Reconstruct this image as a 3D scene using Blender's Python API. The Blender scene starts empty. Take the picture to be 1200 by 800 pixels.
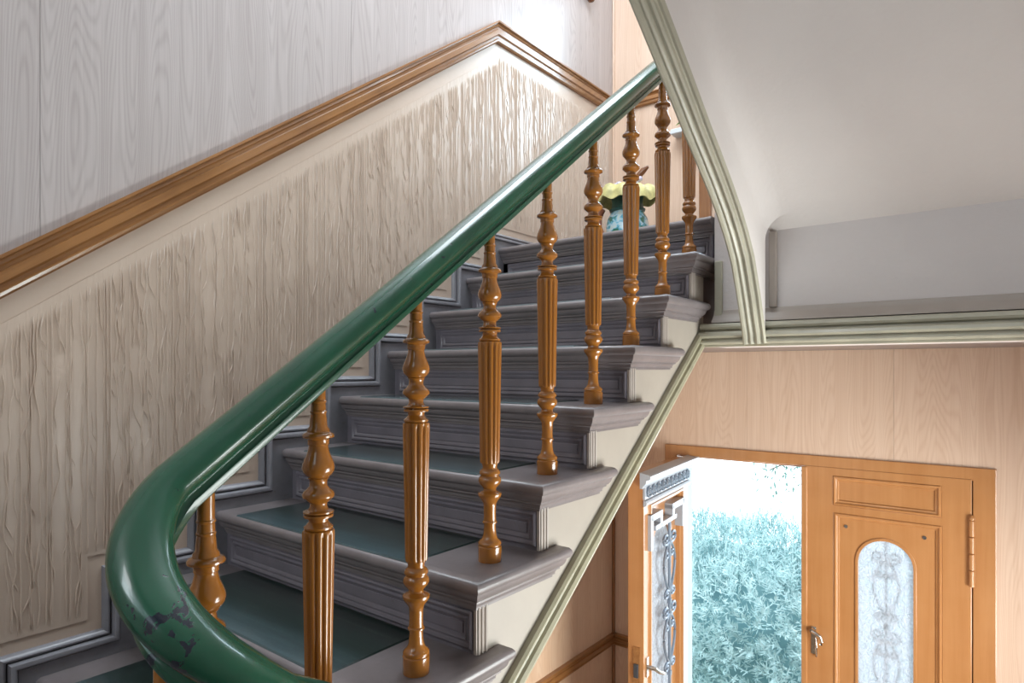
import bpy, bmesh, math, random
from mathutils import Vector, Matrix
from mathutils.geometry import tessellate_polygon
R = random.Random(7)
SC = bpy.context.scene
COL = SC.collection
H = 2.70                      # eye height above the hall floor

# ---------------------------------------------------------------- camera
cam_d = bpy.data.cameras.new('camera')
cam = bpy.data.objects.new('camera', cam_d); COL.objects.link(cam)
cam.location = (0, 0, H)
cam.rotation_euler = (math.pi/2, 0, 0.66583)
cam_d.sensor_width = 36; cam_d.lens = 746.4/1200*36
cam_d.shift_y = 32.25/1200
cam_d.clip_start = 0.02
SC.camera = cam
# ---------------------------------------------------------------- world, lights, exposure
W = bpy.data.worlds.new('sky'); SC.world = W; W.use_nodes = True
bg = W.node_tree.nodes['Background']
bg.inputs[0].default_value = (0.80, 0.92, 1.0, 1); bg.inputs[1].default_value = 2.6
SC.view_settings.view_transform = 'Standard'; SC.view_settings.look = 'None'
SC.view_settings.exposure = 0.0; SC.view_settings.gamma = 1.0
SC.view_settings.use_curve_mapping = False

def area(name, loc, direction, sx, sy, power, col=(1, 1, 1)):
    l = bpy.data.lights.new(name, 'AREA'); l.shape = 'RECTANGLE'; l.size = sx; l.size_y = sy
    l.energy = power; l.color = col
    o = bpy.data.objects.new(name, l); COL.objects.link(o); o.location = loc
    o.rotation_euler = Vector(direction).to_track_quat('-Z', 'Y').to_euler()
    return o
# daylight through landing window and open door; skylight, back and hall sources are added
area('added_overhead_fill', (-1.25, 2.15, H+3.22), (0, 0, -1), 1.3, 1.9, 84, (0.86, 0.93, 1.0))  # added overhead source, main light on the stairs
area('daylight_landing_window', (-1.22, 3.86, H+2.05), (0.0, -1, -0.12), 0.66, 1.05, 36, (0.74, 0.87, 1.0))
area('daylight_door', (-1.25, 4.75, 1.05), (0.05, -1, 0.12), 0.72, 1.9, 11, (0.95, 0.98, 1.0))
area('added_back_fill', (-1.35, -1.72, H+1.75), (-0.15, 1, -0.25), 0.8, 1.5, 36, (0.95, 0.96, 1.0))  # added fill from behind the camera
area('added_hall_fill', (0.88, 2.3, 1.45), (-1, 0, 0.15), 1.5, 1.3, 112, (1.0, 0.96, 0.93))  # added fill from the right, for string and soffit

# ---------------------------------------------------------------- material helpers
def new_mat(name):
    m = bpy.data.materials.new(name); m.use_nodes = True
    nt = m.node_tree; b = nt.nodes['Principled BSDF']
    return m, nt, b
class N:
    def __init__(s, nt): s.nt = nt
    def add(s, t, **kw):
        n = s.nt.nodes.new(t)
        for k, v in kw.items(): setattr(n, k, v)
        return n
    def link(s, a, b): s.nt.links.new(a, b)
    def val(s, n, i, v):
        if hasattr(v, 'is_output') or isinstance(v, bpy.types.NodeSocket): s.link(v, n.inputs[i])
        else: n.inputs[i].default_value = v
    def math(s, op, a, b=0.0, c=None):
        n = s.add('ShaderNodeMath', operation=op); s.val(n, 0, a); s.val(n, 1, b)
        if c is not None: s.val(n, 2, c)
        return n.outputs[0]
    def noise(s, vec, scale=1, detail=2, rough=.5, dist=0):
        n = s.add('ShaderNodeTexNoise'); s.link(vec, n.inputs['Vector'])
        n.inputs['Scale'].default_value = scale; n.inputs['Detail'].default_value = detail
        n.inputs['Roughness'].default_value = rough; n.inputs['Distortion'].default_value = dist
        return n.outputs['Fac']
    def mapping(s, vec, scale=(1, 1, 1), loc=(0, 0, 0), rot=(0, 0, 0)):
        n = s.add('ShaderNodeMapping'); s.link(vec, n.inputs[0])
        n.inputs['Scale'].default_value = scale; n.inputs['Location'].default_value = loc; n.inputs['Rotation'].default_value = rot
        return n.outputs[0]
    def obj(s): return s.add('ShaderNodeTexCoord').outputs['Object']
    def ramp(s, fac, stops):
        n = s.add('ShaderNodeValToRGB'); s.link(fac, n.inputs[0]); e = n.color_ramp.elements
        while len(e) < len(stops): e.new(0.5)
        for i, (p, c) in enumerate(stops): e[i].position = p; e[i].color = (*c, 1)
        return n.outputs[0]
    def mix(s, fac, a, b, mode='MIX'):
        n = s.add('ShaderNodeMix', data_type='RGBA', blend_type=mode)
        s.val(n, 0, fac); s.val(n, 6, a if not isinstance(a, tuple) else (*a, 1)); s.val(n, 7, b if not isinstance(b, tuple) else (*b, 1))
        return n.outputs[2]
    def bump(s, h, strength=.3, dist=.01, nrm=None):
        n = s.add('ShaderNodeBump'); s.link(h, n.inputs['Height'])
        n.inputs['Strength'].default_value = strength; n.inputs['Distance'].default_value = dist
        if nrm is not None: s.link(nrm, n.inputs['Normal'])
        return n.outputs[0]
def setp(b, rough=.5, coat=0, coat_rough=.1, metal=0, spec=.5):
    b.inputs['Roughness'].default_value = rough; b.inputs['Metallic'].default_value = metal
    b.inputs['Coat Weight'].default_value = coat; b.inputs['Coat Roughness'].default_value = coat_rough
    b.inputs['Specular IOR Level'].default_value = spec
def paint(name, col, rough=.4, var=.12, bump=.05, scale=9, coat=0, spec=.5, bscale=60, metal=0, cr=.1):
    """painted surface: slight mottling, brush relief"""
    m, nt, b = new_mat(name); n = N(nt); o = n.obj()
    f = n.noise(o, scale, 4, .6)
    lo = tuple(c*(1-var) for c in col); hi = tuple(min(1, c*(1+var)) for c in col)
    n.link(n.ramp(f, [(.3, lo), (.7, hi)]), b.inputs['Base Color'])
    setp(b, rough, coat, cr, metal, spec)
    if bump: n.link(n.bump(n.noise(o, bscale, 3), bump, .004), b.inputs['Normal'])
    return m
def laminate(name, axis, light, dark, rough=.3, coat=.4, coat_rough=.12):
    """wood print laminate with closed cathedral figures"""
    m, nt, b = new_mat(name); n = N(nt); o = n.obj()
    sep = n.add('ShaderNodeSeparateXYZ'); n.link(o, sep.inputs[0])
    rnd = n.math('MULTIPLY', n.add('ShaderNodeObjectInfo').outputs['Random'], 37.0)
    u = sep.outputs[0 if axis == 'x' else 1]; v = sep.outputs[2]
    cmb = n.add('ShaderNodeCombineXYZ'); n.link(u, cmb.inputs[0]); n.link(v, cmb.inputs[1]); n.link(rnd, cmb.inputs[2])
    p = cmb.outputs[0]
    big = n.noise(n.mapping(p, (9.0, .75, 1)), 1, .6, .4, .0)
    fine = n.noise(n.mapping(p, (160, 2.0, 1)), 1, 3, .6)
    mid = n.noise(n.mapping(p, (26, .5, 1)), 1, 2, .5)
    wob = n.math('MULTIPLY_ADD', n.noise(n.mapping(p, (60, 9, 1)), 1, 2), .012, big)
    rings = n.math('SINE', n.math('MULTIPLY', wob, 230.0))
    rings = n.math('POWER', n.math('MULTIPLY_ADD', rings, .5, .5), 2.2)
    f = n.math('MULTIPLY_ADD', rings, .17, n.math('MULTIPLY', fine, .46))
    f = n.math('ADD', f, n.math('MULTIPLY', mid, .42))
    n.link(n.ramp(f, [(.32, light), (1.0, dark)]), b.inputs['Base Color'])
    setp(b, rough, coat, coat_rough)
    n.link(n.bump(n.math('ADD', fine, rings), .06, .001), b.inputs['Normal'])
    return m
def wood(name, light, dark, axis='z', rough=.3, coat=.5, coat_rough=.08, k=1.0, rot=(0, 0, 0)):
    m, nt, b = new_mat(name); n = N(nt); o = n.mapping(n.obj(), rot=rot)
    sc = {'z': (55, 55, 2.2), 'y': (55, 2.2, 55), 'x': (2.2, 55, 55)}[axis]
    sc = tuple(s*k for s in sc)
    f1 = n.noise(n.mapping(o, sc), 1, 4, .6, .4)
    f2 = n.noise(o, 7, 3, .5)
    f = n.math('MULTIPLY_ADD', f2, .35, n.math('MULTIPLY', f1, .65))
    n.link(n.ramp(f, [(.34, dark), (.62, light)]), b.inputs['Base Color'])
    setp(b, rough, coat, coat_rough)
    n.link(n.bump(f1, .08, .002), b.inputs['Normal'])
    return m

M = {}
M['laminate_left'] = laminate('glare_pale_laminate', 'y', (.50, .45, .44), (.29, .24, .23), .36, .45, .2)  # glare put into the base colour, paler than the honey laminate
M['laminate_far'] = laminate('honey_wood_laminate_far', 'x', (.74, .555, .43), (.56, .355, .235), .34, .4, .14)
M['laminate_low'] = laminate('honey_wood_laminate_low', 'y', (.74, .54, .38), (.55, .33, .19), .34, .4, .14)
M['plaster'] = paint('white_plaster', (.62, .60, .59), .8, .03, .35, 5, bscale=55)
M['soffit'] = paint('soffit_plaster', (.78, .735, .71), .8, .02, .4, 4, bscale=70)
M['front_plaster'] = paint('landing_front_plaster', (.64, .59, .575), .8, .02, .4, 4, bscale=70)
M['cream'] = paint('cream_string_paint', (.35, .308, .262), .45, .05, .05, 6)
M['greige'] = paint('greige_paint', (.40, .345, .305), .5, .05, .05, 6)
M['olive'] = paint('pale_olive_paint', (.36, .335, .235), .35, .10, .05, 14, coat=.2)
M['sage'] = paint('pale_sage_paint', (.46, .435, .34), .4, .08, .05, 10, coat=.2)
M['white'] = paint('white_gloss_paint', (.66, .71, .74), .4, .04, .03)
M['reveal'] = paint('outer_reveal_paint', (.42, .50, .54), .5, .03, .03)
M['silver'] = paint('silver_white_paint', (.40, .43, .48), .35, .06, .03, coat=.3)
M['floor'] = paint('hall_floor', (.45, .38, .30), .4, .2, .05, 12)
M['ceiling'] = paint('ceiling_paint', (.75, .74, .72), .8, .03, .05)
M['iron'] = paint('silver_grey_iron', (.26, .31, .38), .35, .1, .05, metal=.6)
M['dark_iron'] = paint('dark_iron', (.09, .10, .12), .35, .1, .05, metal=.5)
M['chrome'] = paint('worn_chrome', (.6, .58, .55), .25, .2, .05, 60, metal=1)
M['brown_rail'] = wood('brown_stained_rail', (.40, .185, .062), (.22, .09, .028), 'y', .28, .5, .12)
M['brown_rail_slope'] = wood('brown_stained_sloping_rail', (.34, .155, .052), (.19, .078, .024), 'y', .28, .5, .12, rot=(-.63, 0, 0))
M['brown_rail_x'] = wood('brown_stained_rail_x', (.40, .185, .062), (.22, .09, .028), 'x', .28, .5, .12)
M['brown_z'] = wood('brown_stained_batten', (.30, .13, .05), (.17, .07, .025), 'z', .3, .4, .12)
M['baluster'] = wood('varnished_pine', (.36, .134, .017), (.305, .108, .013), 'z', .22, .7, .06)
M['door'] = wood('honey_door_paint', (.50, .235, .088), (.43, .185, .06), 'z', .30, .6, .12, .5)
M['terracotta'] = paint('terracotta', (.30, .10, .05), .5)
M['stem'] = paint('brown_stem', (.10, .05, .035), .7)
M['leaf'] = paint('house_plant_leaf', (.16, .32, .04), .4, .4, .05, 30)
M['wood_dark'] = wood('dark_red_wood', (.22, .08, .025), (.12, .04, .012), 'z', .25, .5)

def make_stair_paint(name, col, worn):
    m, nt, b = new_mat(name); n = N(nt); o = n.obj()
    f = n.noise(o, 11, 5, .62); g = n.noise(o, 46, 4, .7)
    c = n.ramp(f, [(.3, tuple(x*.86 for x in col)), (.7, tuple(x*1.12 for x in col))])
    w = n.ramp(g, [(.63, (0, 0, 0)), (.72, (1, 1, 1))])
    n.link(n.mix(n.math('MULTIPLY', w, .55), c, worn), b.inputs['Base Color'])
    setp(b, .36, .25, .15)
    n.link(n.bump(n.noise(o, 80, 3), .06, .003), b.inputs['Normal'])
    return m
M['grey'] = make_stair_paint('mauve_grey_stair_paint', (.158, .142, .164), (.13, .105, .098))
M['skirt'] = make_stair_paint('skirting_paint', (.21, .205, .225), (.15, .13, .12))
M['tread'] = make_stair_paint('tread_paint', (.180, .155, .157), (.15, .12, .10))

def make_lino():
    m, nt, b = new_mat('green_linoleum'); n = N(nt); o = n.obj()
    f = n.noise(n.mapping(o, (3, 40, 10)), 1, 5, .65, .5); g = n.noise(o, 120, 2)
    f = n.math('MULTIPLY_ADD', g, .25, n.math('MULTIPLY', f, .75))
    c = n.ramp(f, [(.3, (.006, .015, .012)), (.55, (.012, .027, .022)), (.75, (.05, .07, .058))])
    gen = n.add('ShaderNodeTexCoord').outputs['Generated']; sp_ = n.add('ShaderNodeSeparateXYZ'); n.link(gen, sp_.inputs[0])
    sheen = n.math('SUBTRACT', 1.0, n.math('MULTIPLY', sp_.outputs[1], 2.1))      # reflected blue sheen painted in along the front edge
    sheen = n.math('MULTIPLY', n.math('MAXIMUM', sheen, 0.0), n.math('MULTIPLY', f, 1.15))
    n.link(n.mix(sheen, c, (.07, .135, .16)), b.inputs['Base Color'])
    setp(b, .30, 1.0, .16)
    n.link(n.bump(f, .05, .002), b.inputs['Normal'])
    return m
M['lino'] = make_lino()

def make_green():
    m, nt, b = new_mat('green_handrail_enamel'); n = N(nt); o = n.obj()
    f = n.noise(o, 6, 3, .5)
    c = n.ramp(f, [(.3, (.004, .052, .026)), (.7, (.008, .086, .044))])
    d = n.add('ShaderNodeVectorMath', operation='DISTANCE'); n.link(n.mapping(o, (1, 1, 1)), d.inputs[0])
    d.inputs[1].default_value = (-.83, .353, H-.33)
    near = n.math('SUBTRACT', 1.0, n.math('DIVIDE', d.outputs['Value'], .085))
    near = n.math('MAXIMUM', near, 0.0)
    chip = n.noise(o, 38, 4, .65, .6)
    s = n.math('ADD', chip, n.math('MULTIPLY', near, .22))
    mask = n.ramp(s, [(.675, (0, 0, 0)), (.69, (1, 1, 1))])
    n.link(n.mix(mask, c, (.006, .010, .022)), b.inputs['Base Color'])
    setp(b, .27, .45, .06)
    h = n.math('MULTIPLY_ADD', n.noise(o, 30, 2), .12, n.math('MULTIPLY', mask, -1.0))
    n.link(n.bump(h, .12, .0012), b.inputs['Normal'])
    return m
M['green'] = make_green()

def make_wallpaper(embossed):
    m, nt, b = new_mat('embossed_wallpaper' if embossed else 'smooth_wall_border'); n = N(nt); o = n.obj()
    f = n.noise(o, 3, 3, .5)
    n.link(n.ramp(f, [(.3, (.555, .432, .345)), (.7, (.62, .49, .395))]), b.inputs['Base Color'])
    setp(b, .36, .6, .30)
    if embossed:
        wob = n.add('ShaderNodeTexNoise'); n.link(n.mapping(o, (1, 10, 4.5)), wob.inputs['Vector']); wob.inputs['Scale'].default_value = 2.2; wob.inputs['Detail'].default_value = 3
        add = n.add('ShaderNodeMix', data_type='VECTOR'); add.inputs[0].default_value = .016
        n.link(o, add.inputs[4]); n.link(wob.outputs['Color'], add.inputs[5])
        v = n.add('ShaderNodeTexVoronoi', feature='DISTANCE_TO_EDGE')
        n.link(n.mapping(add.outputs[1], (0.0, 46, 2.9)), v.inputs['Vector']); v.inputs['Scale'].default_value = 1.0
        r1 = n.ramp(v.outputs['Distance'], [(.0, (1, 1, 1)), (.07, (.7, .7, .7)), (.17, (0, 0, 0))])
        st = n.noise(n.mapping(add.outputs[1], (0, 85, .9)), 1, 2, .5)
        r2 = n.ramp(st, [(.60, (0, 0, 0)), (.64, (1, 1, 1)), (.66, (1, 1, 1)), (.70, (0, 0, 0))])
        h = n.math('MAXIMUM', r1, n.math('MULTIPLY', r2, .8))
        brk = n.noise(n.mapping(o, (0, 14, 5)), 1, 2)
        h = n.math('MULTIPLY', h, n.ramp(brk, [(.30, (.25, .25, .25)), (.5, (1, 1, 1))]))
        n.link(n.bump(h, .12, .004), b.inputs['Normal'])
    else:
        n.link(n.bump(n.noise(o, 45, 3), .12, .003), b.inputs['Normal'])
    return m
M['emboss'] = make_wallpaper(True); M['border'] = make_wallpaper(False)

def make_glass(name, frosted):
    m, nt, b = new_mat(name); n = N(nt)
    out = nt.nodes['Material Output']; nt.nodes.remove(b)
    tr = n.add('ShaderNodeBsdfTransparent'); tr.inputs[0].default_value = (.93, .97, .97, 1)
    gl = n.add('ShaderNodeBsdfGlossy'); gl.inputs['Roughness'].default_value = .03
    fr = n.add('ShaderNodeFresnel'); fr.inputs[0].default_value = 1.3
    mx = n.add('ShaderNodeMixShader'); n.link(fr.outputs[0], mx.inputs[0]); n.link(tr.outputs[0], mx.inputs[1]); n.link(gl.outputs[0], mx.inputs[2])
    last = mx.outputs[0]
    if frosted:
        o = n.obj(); v = n.noise(n.mapping(o, (1, 1, .7)), 42, 3, .6, 1.2)
        nb = n.bump(v, 1.0, .01); n.link(nb, gl.inputs['Normal'])
        tl0 = n.add('ShaderNodeBsdfTranslucent'); tl0.inputs[0].default_value = (.80, .86, .94, 1); n.link(nb, tl0.inputs['Normal'])
        df = n.add('ShaderNodeBsdfDiffuse'); df.inputs[0].default_value = (.74, .80, .88, 1); n.link(nb, df.inputs['Normal'])
        tl = n.add('ShaderNodeMixShader'); tl.inputs[0].default_value = .55; n.link(tl0.outputs[0], tl.inputs[1]); n.link(df.outputs[0], tl.inputs[2])
        m2 = n.add('ShaderNodeMixShader')
        n.link(n.ramp(v, [(.35, (.55, .55, .55)), (.62, (.95, .95, .95))]), m2.inputs[0])
        n.link(last, m2.inputs[1]); n.link(tl.outputs[0], m2.inputs[2]); last = m2.outputs[0]
    n.link(last, out.inputs['Surface'])
    return m
M['glass'] = make_glass('clear_window_glass', False); M['frosted'] = make_glass('hammered_door_glass', True)

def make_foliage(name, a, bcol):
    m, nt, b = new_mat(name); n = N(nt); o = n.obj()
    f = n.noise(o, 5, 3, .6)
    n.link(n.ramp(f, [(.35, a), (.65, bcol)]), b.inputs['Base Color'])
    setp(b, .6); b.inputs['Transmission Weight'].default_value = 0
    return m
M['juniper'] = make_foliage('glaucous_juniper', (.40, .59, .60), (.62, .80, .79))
M['tree_leaf'] = make_foliage('grey_green_leaves', (.20, .34, .30), (.36, .50, .44))
M['bark'] = paint('bark', (.25, .20, .16), .9, .3, .4, 20)
M['ground'] = paint('lawn_soil', (.20, .28, .20), .9, .3, .4, 20)

def make_pot():
    m, nt, b = new_mat('blue_flowered_glaze'); n = N(nt); o = n.obj()
    v = n.noise(n.mapping(o, (1, 1, 1.6)), 24, 2, .5, .6)
    c = n.ramp(v, [(.38, (.02, .16, .10)), (.46, (.10, .42, .58)), (.54, (.45, .66, .76)), (.68, (.62, .72, .66))])
    n.link(c, b.inputs['Base Color']); setp(b, .2, .5, .05)
    return m
M['pot'] = make_pot()
M['straw'] = paint('yellow_frill', (.55, .50, .21), .5, .35, .1, 22)
M['ribbon'] = paint('dark_green_ribbon', (.01, .07, .055), .35, .2, .05, 20, coat=.3)
M['blossom'] = paint('pale_lilac_blossom', (.62, .58, .75), .5, .2, .05, 60)

# ---------------------------------------------------------------- geometry helpers
class MB:
    def __init__(s): s.v = []; s.f = []
    def add(s, vs, fs):
        b = len(s.v); s.v += [tuple(v) for v in vs]; s.f += [tuple(i+b for i in f) for f in fs]; return s
    def box(s, x0, x1, y0, y1, z0, z1, T=None):
        vs = [(x, y, z) for z in (z0, z1) for y in (y0, y1) for x in (x0, x1)]
        if T: vs = [T(*v) for v in vs]
        return s.add(vs, [(0, 2, 3, 1), (4, 5, 7, 6), (0, 1, 5, 4), (2, 6, 7, 3), (0, 4, 6, 2), (1, 3, 7, 5)])
    def prism(s, loops, d0, d1, T):
        """outline + holes (2D loops), extruded from d0 to d1; T(a,b,d)->xyz"""
        ls = [[Vector((p[0], p[1], 0)) for p in l] for l in loops]
        tris = tessellate_polygon(ls)
        flat = [p for l in loops for p in l]; n = len(flat)
        vs = [T(a, b, d0) for a, b in flat] + [T(a, b, d1) for a, b in flat]
        fs = [tuple(t) for t in tris] + [tuple(i+n for i in reversed(t)) for t in tris]
        k = 0
        for l in loops:
            for i in range(len(l)):
                a, b = k+i, k+(i+1) % len(l); fs.append((a, b, b+n, a+n))
            k += len(l)
        return s.add(vs, fs)
    def grid(s, rows, closed_u=False, closed_v=False, caps=False):
        n = len(rows); m = len(rows[0]); vs = [p for r in rows for p in r]; fs = []
        for i in range(n if closed_v else n-1):
            for j in range(m if closed_u else m-1):
                a, b = i*m+j, i*m+(j+1) % m; c, d = ((i+1) % n)*m+(j+1) % m, ((i+1) % n)*m+j
                fs.append((a, b, c, d))
        if caps: fs.append(tuple(range(m))); fs.append(tuple(range((n-1)*m, n*m)))
        return s.add(vs, fs)
    def lathe(s, prof, seg=24, c=(0, 0, 0), axis='z'):
        rows = []
        for r, z in prof:
            row = []
            for i in range(seg):
                a = 2*math.pi*i/seg; p = (r*math.cos(a), r*math.sin(a), z)
                if axis == 'y': p = (p[0], p[2], p[1])
                if axis == 'x': p = (p[2], p[0], p[1])
                row.append((p[0]+c[0], p[1]+c[1], p[2]+c[2]))
            rows.append(row)
        return s.grid(rows, closed_u=True, caps=True)
    def tube(s, pts, r, seg=8):
        pts = [Vector(p) for p in pts]; rows = []
        rs = r if isinstance(r, (list, tuple)) else [r]*len(pts)
        ref = Vector((0, 0, 1))
        for i, p in enumerate(pts):
            t = (pts[min(i+1, len(pts)-1)]-pts[max(i-1, 0)]).normalized()
            a = t.cross(ref)
            if a.length < 1e-3: a = t.cross(Vector((1, 0, 0)))
            a.normalize(); b = a.cross(t)
            rows.append([p+(a*math.cos(2*math.pi*k/seg)+b*math.sin(2*math.pi*k/seg))*rs[i] for k in range(seg)])
        return s.grid(rows, closed_u=True, caps=True)
    def build(s, name, mat, parent=None, smooth=0, bevel=0, loc=None, **props):
        me = bpy.data.meshes.new(name); vs = s.v
        if loc is not None: vs = [(v[0]-loc[0], v[1]-loc[1], v[2]-loc[2]) for v in vs]
        me.from_pydata(vs, [], s.f)
        bm = bmesh.new(); bm.from_mesh(me)
        bmesh.ops.remove_doubles(bm, verts=bm.verts, dist=1e-6)
        bmesh.ops.recalc_face_normals(bm, faces=bm.faces)
        bm.to_mesh(me); bm.free()
        me.materials.append(M[mat] if isinstance(mat, str) else mat)
        o = bpy.data.objects.new(name, me); COL.objects.link(o)
        if loc is not None: o.location = loc
        if parent is not None:
            o.parent = parent
            if loc is not None: o.location = Vector(loc)-parent_world(parent)
            else: o.location = -parent_world(parent)
        if smooth:
            me.polygons.foreach_set('use_smooth', [True]*len(me.polygons)); me.set_sharp_from_angle(angle=math.radians(smooth))
        if bevel:
            md = o.modifiers.new('bevel', 'BEVEL'); md.width = bevel; md.segments = 2; md.limit_method = 'ANGLE'; md.angle_limit = .6
        for k, v in props.items(): o[k] = v
        return o
def parent_world(o):
    p = Vector(o.location)
    while o.parent is not None: o = o.parent; p += Vector(o.location)
    return p
def thing(name, loc, label, cat, group=None):
    o = bpy.data.objects.new(name, None); COL.objects.link(o); o.location = loc
    o.empty_display_size = .05; o['label'] = label; o['category'] = cat
    if group: o['group'] = group
    return o
def struct(o, label, cat):
    o['kind'] = 'structure'; o['label'] = label; o['category'] = cat; return o
def sweep2d(path, prof, z0=0.0):
    """prof [(out,z)] swept along a horizontal polyline, outward = right of travel, mitred"""
    P = [Vector(p) for p in path]; n = len(P); nr = []
    for i in range(n-1):
        d = (P[i+1]-P[i]).normalized(); nr.append(Vector((d.y, -d.x)))
    rows = []
    for i in range(n):
        if i == 0: m = nr[0]
        elif i == n-1: m = nr[-1]
        else: m = (nr[i-1]+nr[i])/(1+nr[i-1].dot(nr[i]))
        rows.append([(P[i].x+m.x*o, P[i].y+m.y*o, z0+z) for o, z in prof])
    return rows
YZX = lambda y, z, x: (x, y, z)      # wall in the YZ plane
XZY = lambda x, z, y: (x, y, z)      # wall in the XZ plane

# ---------------------------------------------------------------- measured layout
XW = -2.07                                     # left wall face
YF = 3.715                                     # far wall face
TR, RI = 0.24333, 0.18                         # going, rise
Yn = lambda k: 1.0355+k*TR                     # nosing front of step k
zt = lambda k: H-0.4656+k*RI                   # tread height of step k
Yr = lambda k: Yn(k)+.043                      # riser face
XS = -0.95                                     # string face
g = RI/TR
XR_, YB_ = .78, -1.62                          # right wall, back wall
CZ = H+3.3                                     # ceiling
LAND = zt(6)

# ================================================================ SETTING
struct(MB().box(-2.3, XR_+.2, YB_-.2, YF+.48, -.12, 0).build('floor', 'floor'), 'plain hall floor at the bottom of the stairs', 'floor')
struct(MB().prism([[(-2.3, YB_-.2), (XR_+.2, YB_-.2), (XR_+.2, YF+.48), (-2.3, YF+.48)], [(-1.95, 1.1), (-1.95, 3.2), (-.55, 3.2), (-.55, 1.1)]], CZ, CZ+.1, lambda a, b, d: (a, b, d)).build('ceiling', 'ceiling'), 'white ceiling over the stairwell', 'ceiling')
wl = struct(MB().box(-2.3, XW-.012, YB_-.2, YF+.48, 0, CZ).build('wall_left', 'border'), 'left wall beside the stairs, laminate with glare in its pale colour above and embossed paper below the rail', 'wall')
DX0, DX1, DZ = -1.70, -.057, H-.465            # door frame outline
WX0, WX1, WZ0, WZ1 = -1.60, -.84, H+1.45, H+2.65   # landing window opening
far = MB().prism([[(-2.3, 0), (DX0, 0), (DX0, DZ), (DX1, DZ), (DX1, 0), (XR_+.2, 0), (XR_+.2, CZ), (-2.3, CZ)],
                  [(WX0, WZ0), (WX0, WZ1), (WX1, WZ1), (WX1, WZ0)]], YF+.012, YF+.42, XZY)
wf = struct(far.build('wall_far', 'reveal'), 'far wall with the entrance door, clad in honey wood laminate', 'wall')
wr = MB().prism([[(YB_-.2, 0), (YF+.4, 0), (YF+.4, CZ), (YB_-.2, CZ)], [(1.5, .75), (1.5, 2.15), (3.1, 2.15), (3.1, .75)]], XR_, XR_+.15, YZX)
struct(wr.build('wall_right', 'plaster'), 'plain right wall of the hall', 'wall')
wb = MB().prism([[(-2.3, 0), (XR_+.2, 0), (XR_+.2, CZ), (-2.3, CZ)], [(-1.75, H+.95), (-1.75, H+2.55), (.35, H+2.55), (.35, H+.95)]], YB_, YB_-.15, XZY)
struct(wb.build('wall_back', 'plaster'), 'plain back wall behind the turn of the stairs', 'wall')
def window(name, T, a0, a1, z0, z1, label, nb=1):
    m = MB().prism([[(a0, z0), (a1, z0), (a1, z1), (a0, z1)], [(a0+.05, z0+.05), (a0+.05, z1-.05), (a1-.05, z1-.05), (a1-.05, z0+.05)]], 0, .05, T)
    for i in range(nb):
        c = a0+(a1-a0)*(i+1)/(nb+1)
        m.prism([[(c-.03, z0+.05), (c+.03, z0+.05), (c+.03, z1-.05), (c-.03, z1-.05)]], .005, .045, T)
    o = struct(m.build(name, 'white', bevel=.004), label, 'window')
    MB().prism([[(a0+.05, z0+.05), (a1-.05, z0+.05), (a1-.05, z1-.05), (a0+.05, z1-.05)]], .022, .026, T).build('pane', 'glass', o)
    return o
window('window_1', lambda a, b, d: (a, YF+.06+d, b), WX0, WX1, WZ0, WZ1, 'white framed window over the landing, behind the upper flight')
window('added_window_2', lambda a, b, d: (XR_+.04+d, a, b), 1.5, 3.1, .75, 2.15, 'white framed hall window, unseen, added in the right wall for fill light')  # unseen window, added to go with the hall fill
window('added_window_3', lambda a, b, d: (a, YB_-.04-d, b), -1.75, .35, H+.95, H+2.55, 'white framed window, unseen, added in the back wall for fill light', 2)  # unseen window, added to bring light from behind

window('added_skylight', lambda a, b, d: (a, b, CZ+.02+d), -1.95, -.55, 1.1, 3.2, 'white framed skylight, unseen, added over the stairs for light from above', 1)  # unseen skylight, added to carry the overhead light
# dado line on the left wall
dado_top = lambda y: H+1.768 if y > 2.50 else H+1.768-(2.50-y)*.7285
DW = .098
# laminate panels above the rail
seams = [YB_, -.463, .567, 1.599, 2.631, YF]
for a, b in zip(seams[:-1], seams[1:]):
    a2, b2 = a+.0006, b-.0006
    ys = [a2]+([2.50] if a2 < 2.5 < b2 else [])+[b2]
    poly = [(y, dado_top(y)-.03) for y in ys]+[(b2, CZ-.01), (a2, CZ-.01)]
    MB().prism([poly], XW, XW-.02, YZX).build('panel', 'laminate_left', wl)
# embossed wallpaper sheet (raised a little above the smooth border)
SK = .078                                       # skirting height over the steps
top = lambda y: dado_top(y)-DW*(1.0 if y > 2.5 else 1.22)-.062
pts = [(YB_, top(YB_)), (2.46, top(2.46)), (2.56, top(2.56)), (YF-.03, top(3))]
low = [(YF-.03, LAND+SK+.035)]
for k in range(6, -4, -1):
    low += [(Yn(k)-SK-.035, zt(k)+SK+.035), (Yn(k)-SK-.035, zt(k-1)+SK+.035)]
low += [(YB_, zt(-4)+SK+.035)]
wp = MB().prism([pts+low], XW+.0035, XW-.004, YZX).build('wallpaper', 'emboss', wl, label='cream wallpaper embossed with wavy vertical ridges')
def low_z(y):
    z = zt(-4)
    for k in range(-3, 7):
        if y > Yn(k)-SK-.035-.006: z = zt(k)
    return z+SK+.041
RW = random.Random(11)
rm = MB(); y = .05; cols = []
while y < YF-.06:
    cols.append(y); y += RW.choice((.007, .009, .010, .012, .016))
X0 = XW+.0033
def ridge(pl, w, h):
    rows = []; n = len(pl)
    for i, (yy, zz) in enumerate(pl):
        e = min(1, min(i, n-1-i)/2+.12); ww = w*(.55+.45*e); hh = h*e
        rows.append([(X0, yy-ww, zz), (X0+hh*.8, yy-ww*.5, zz), (X0+hh, yy+ww*.1, zz), (X0+hh*.55, yy+ww*.65, zz), (X0, yy+ww, zz)])
    if n > 3: rm.grid(rows)
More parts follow.
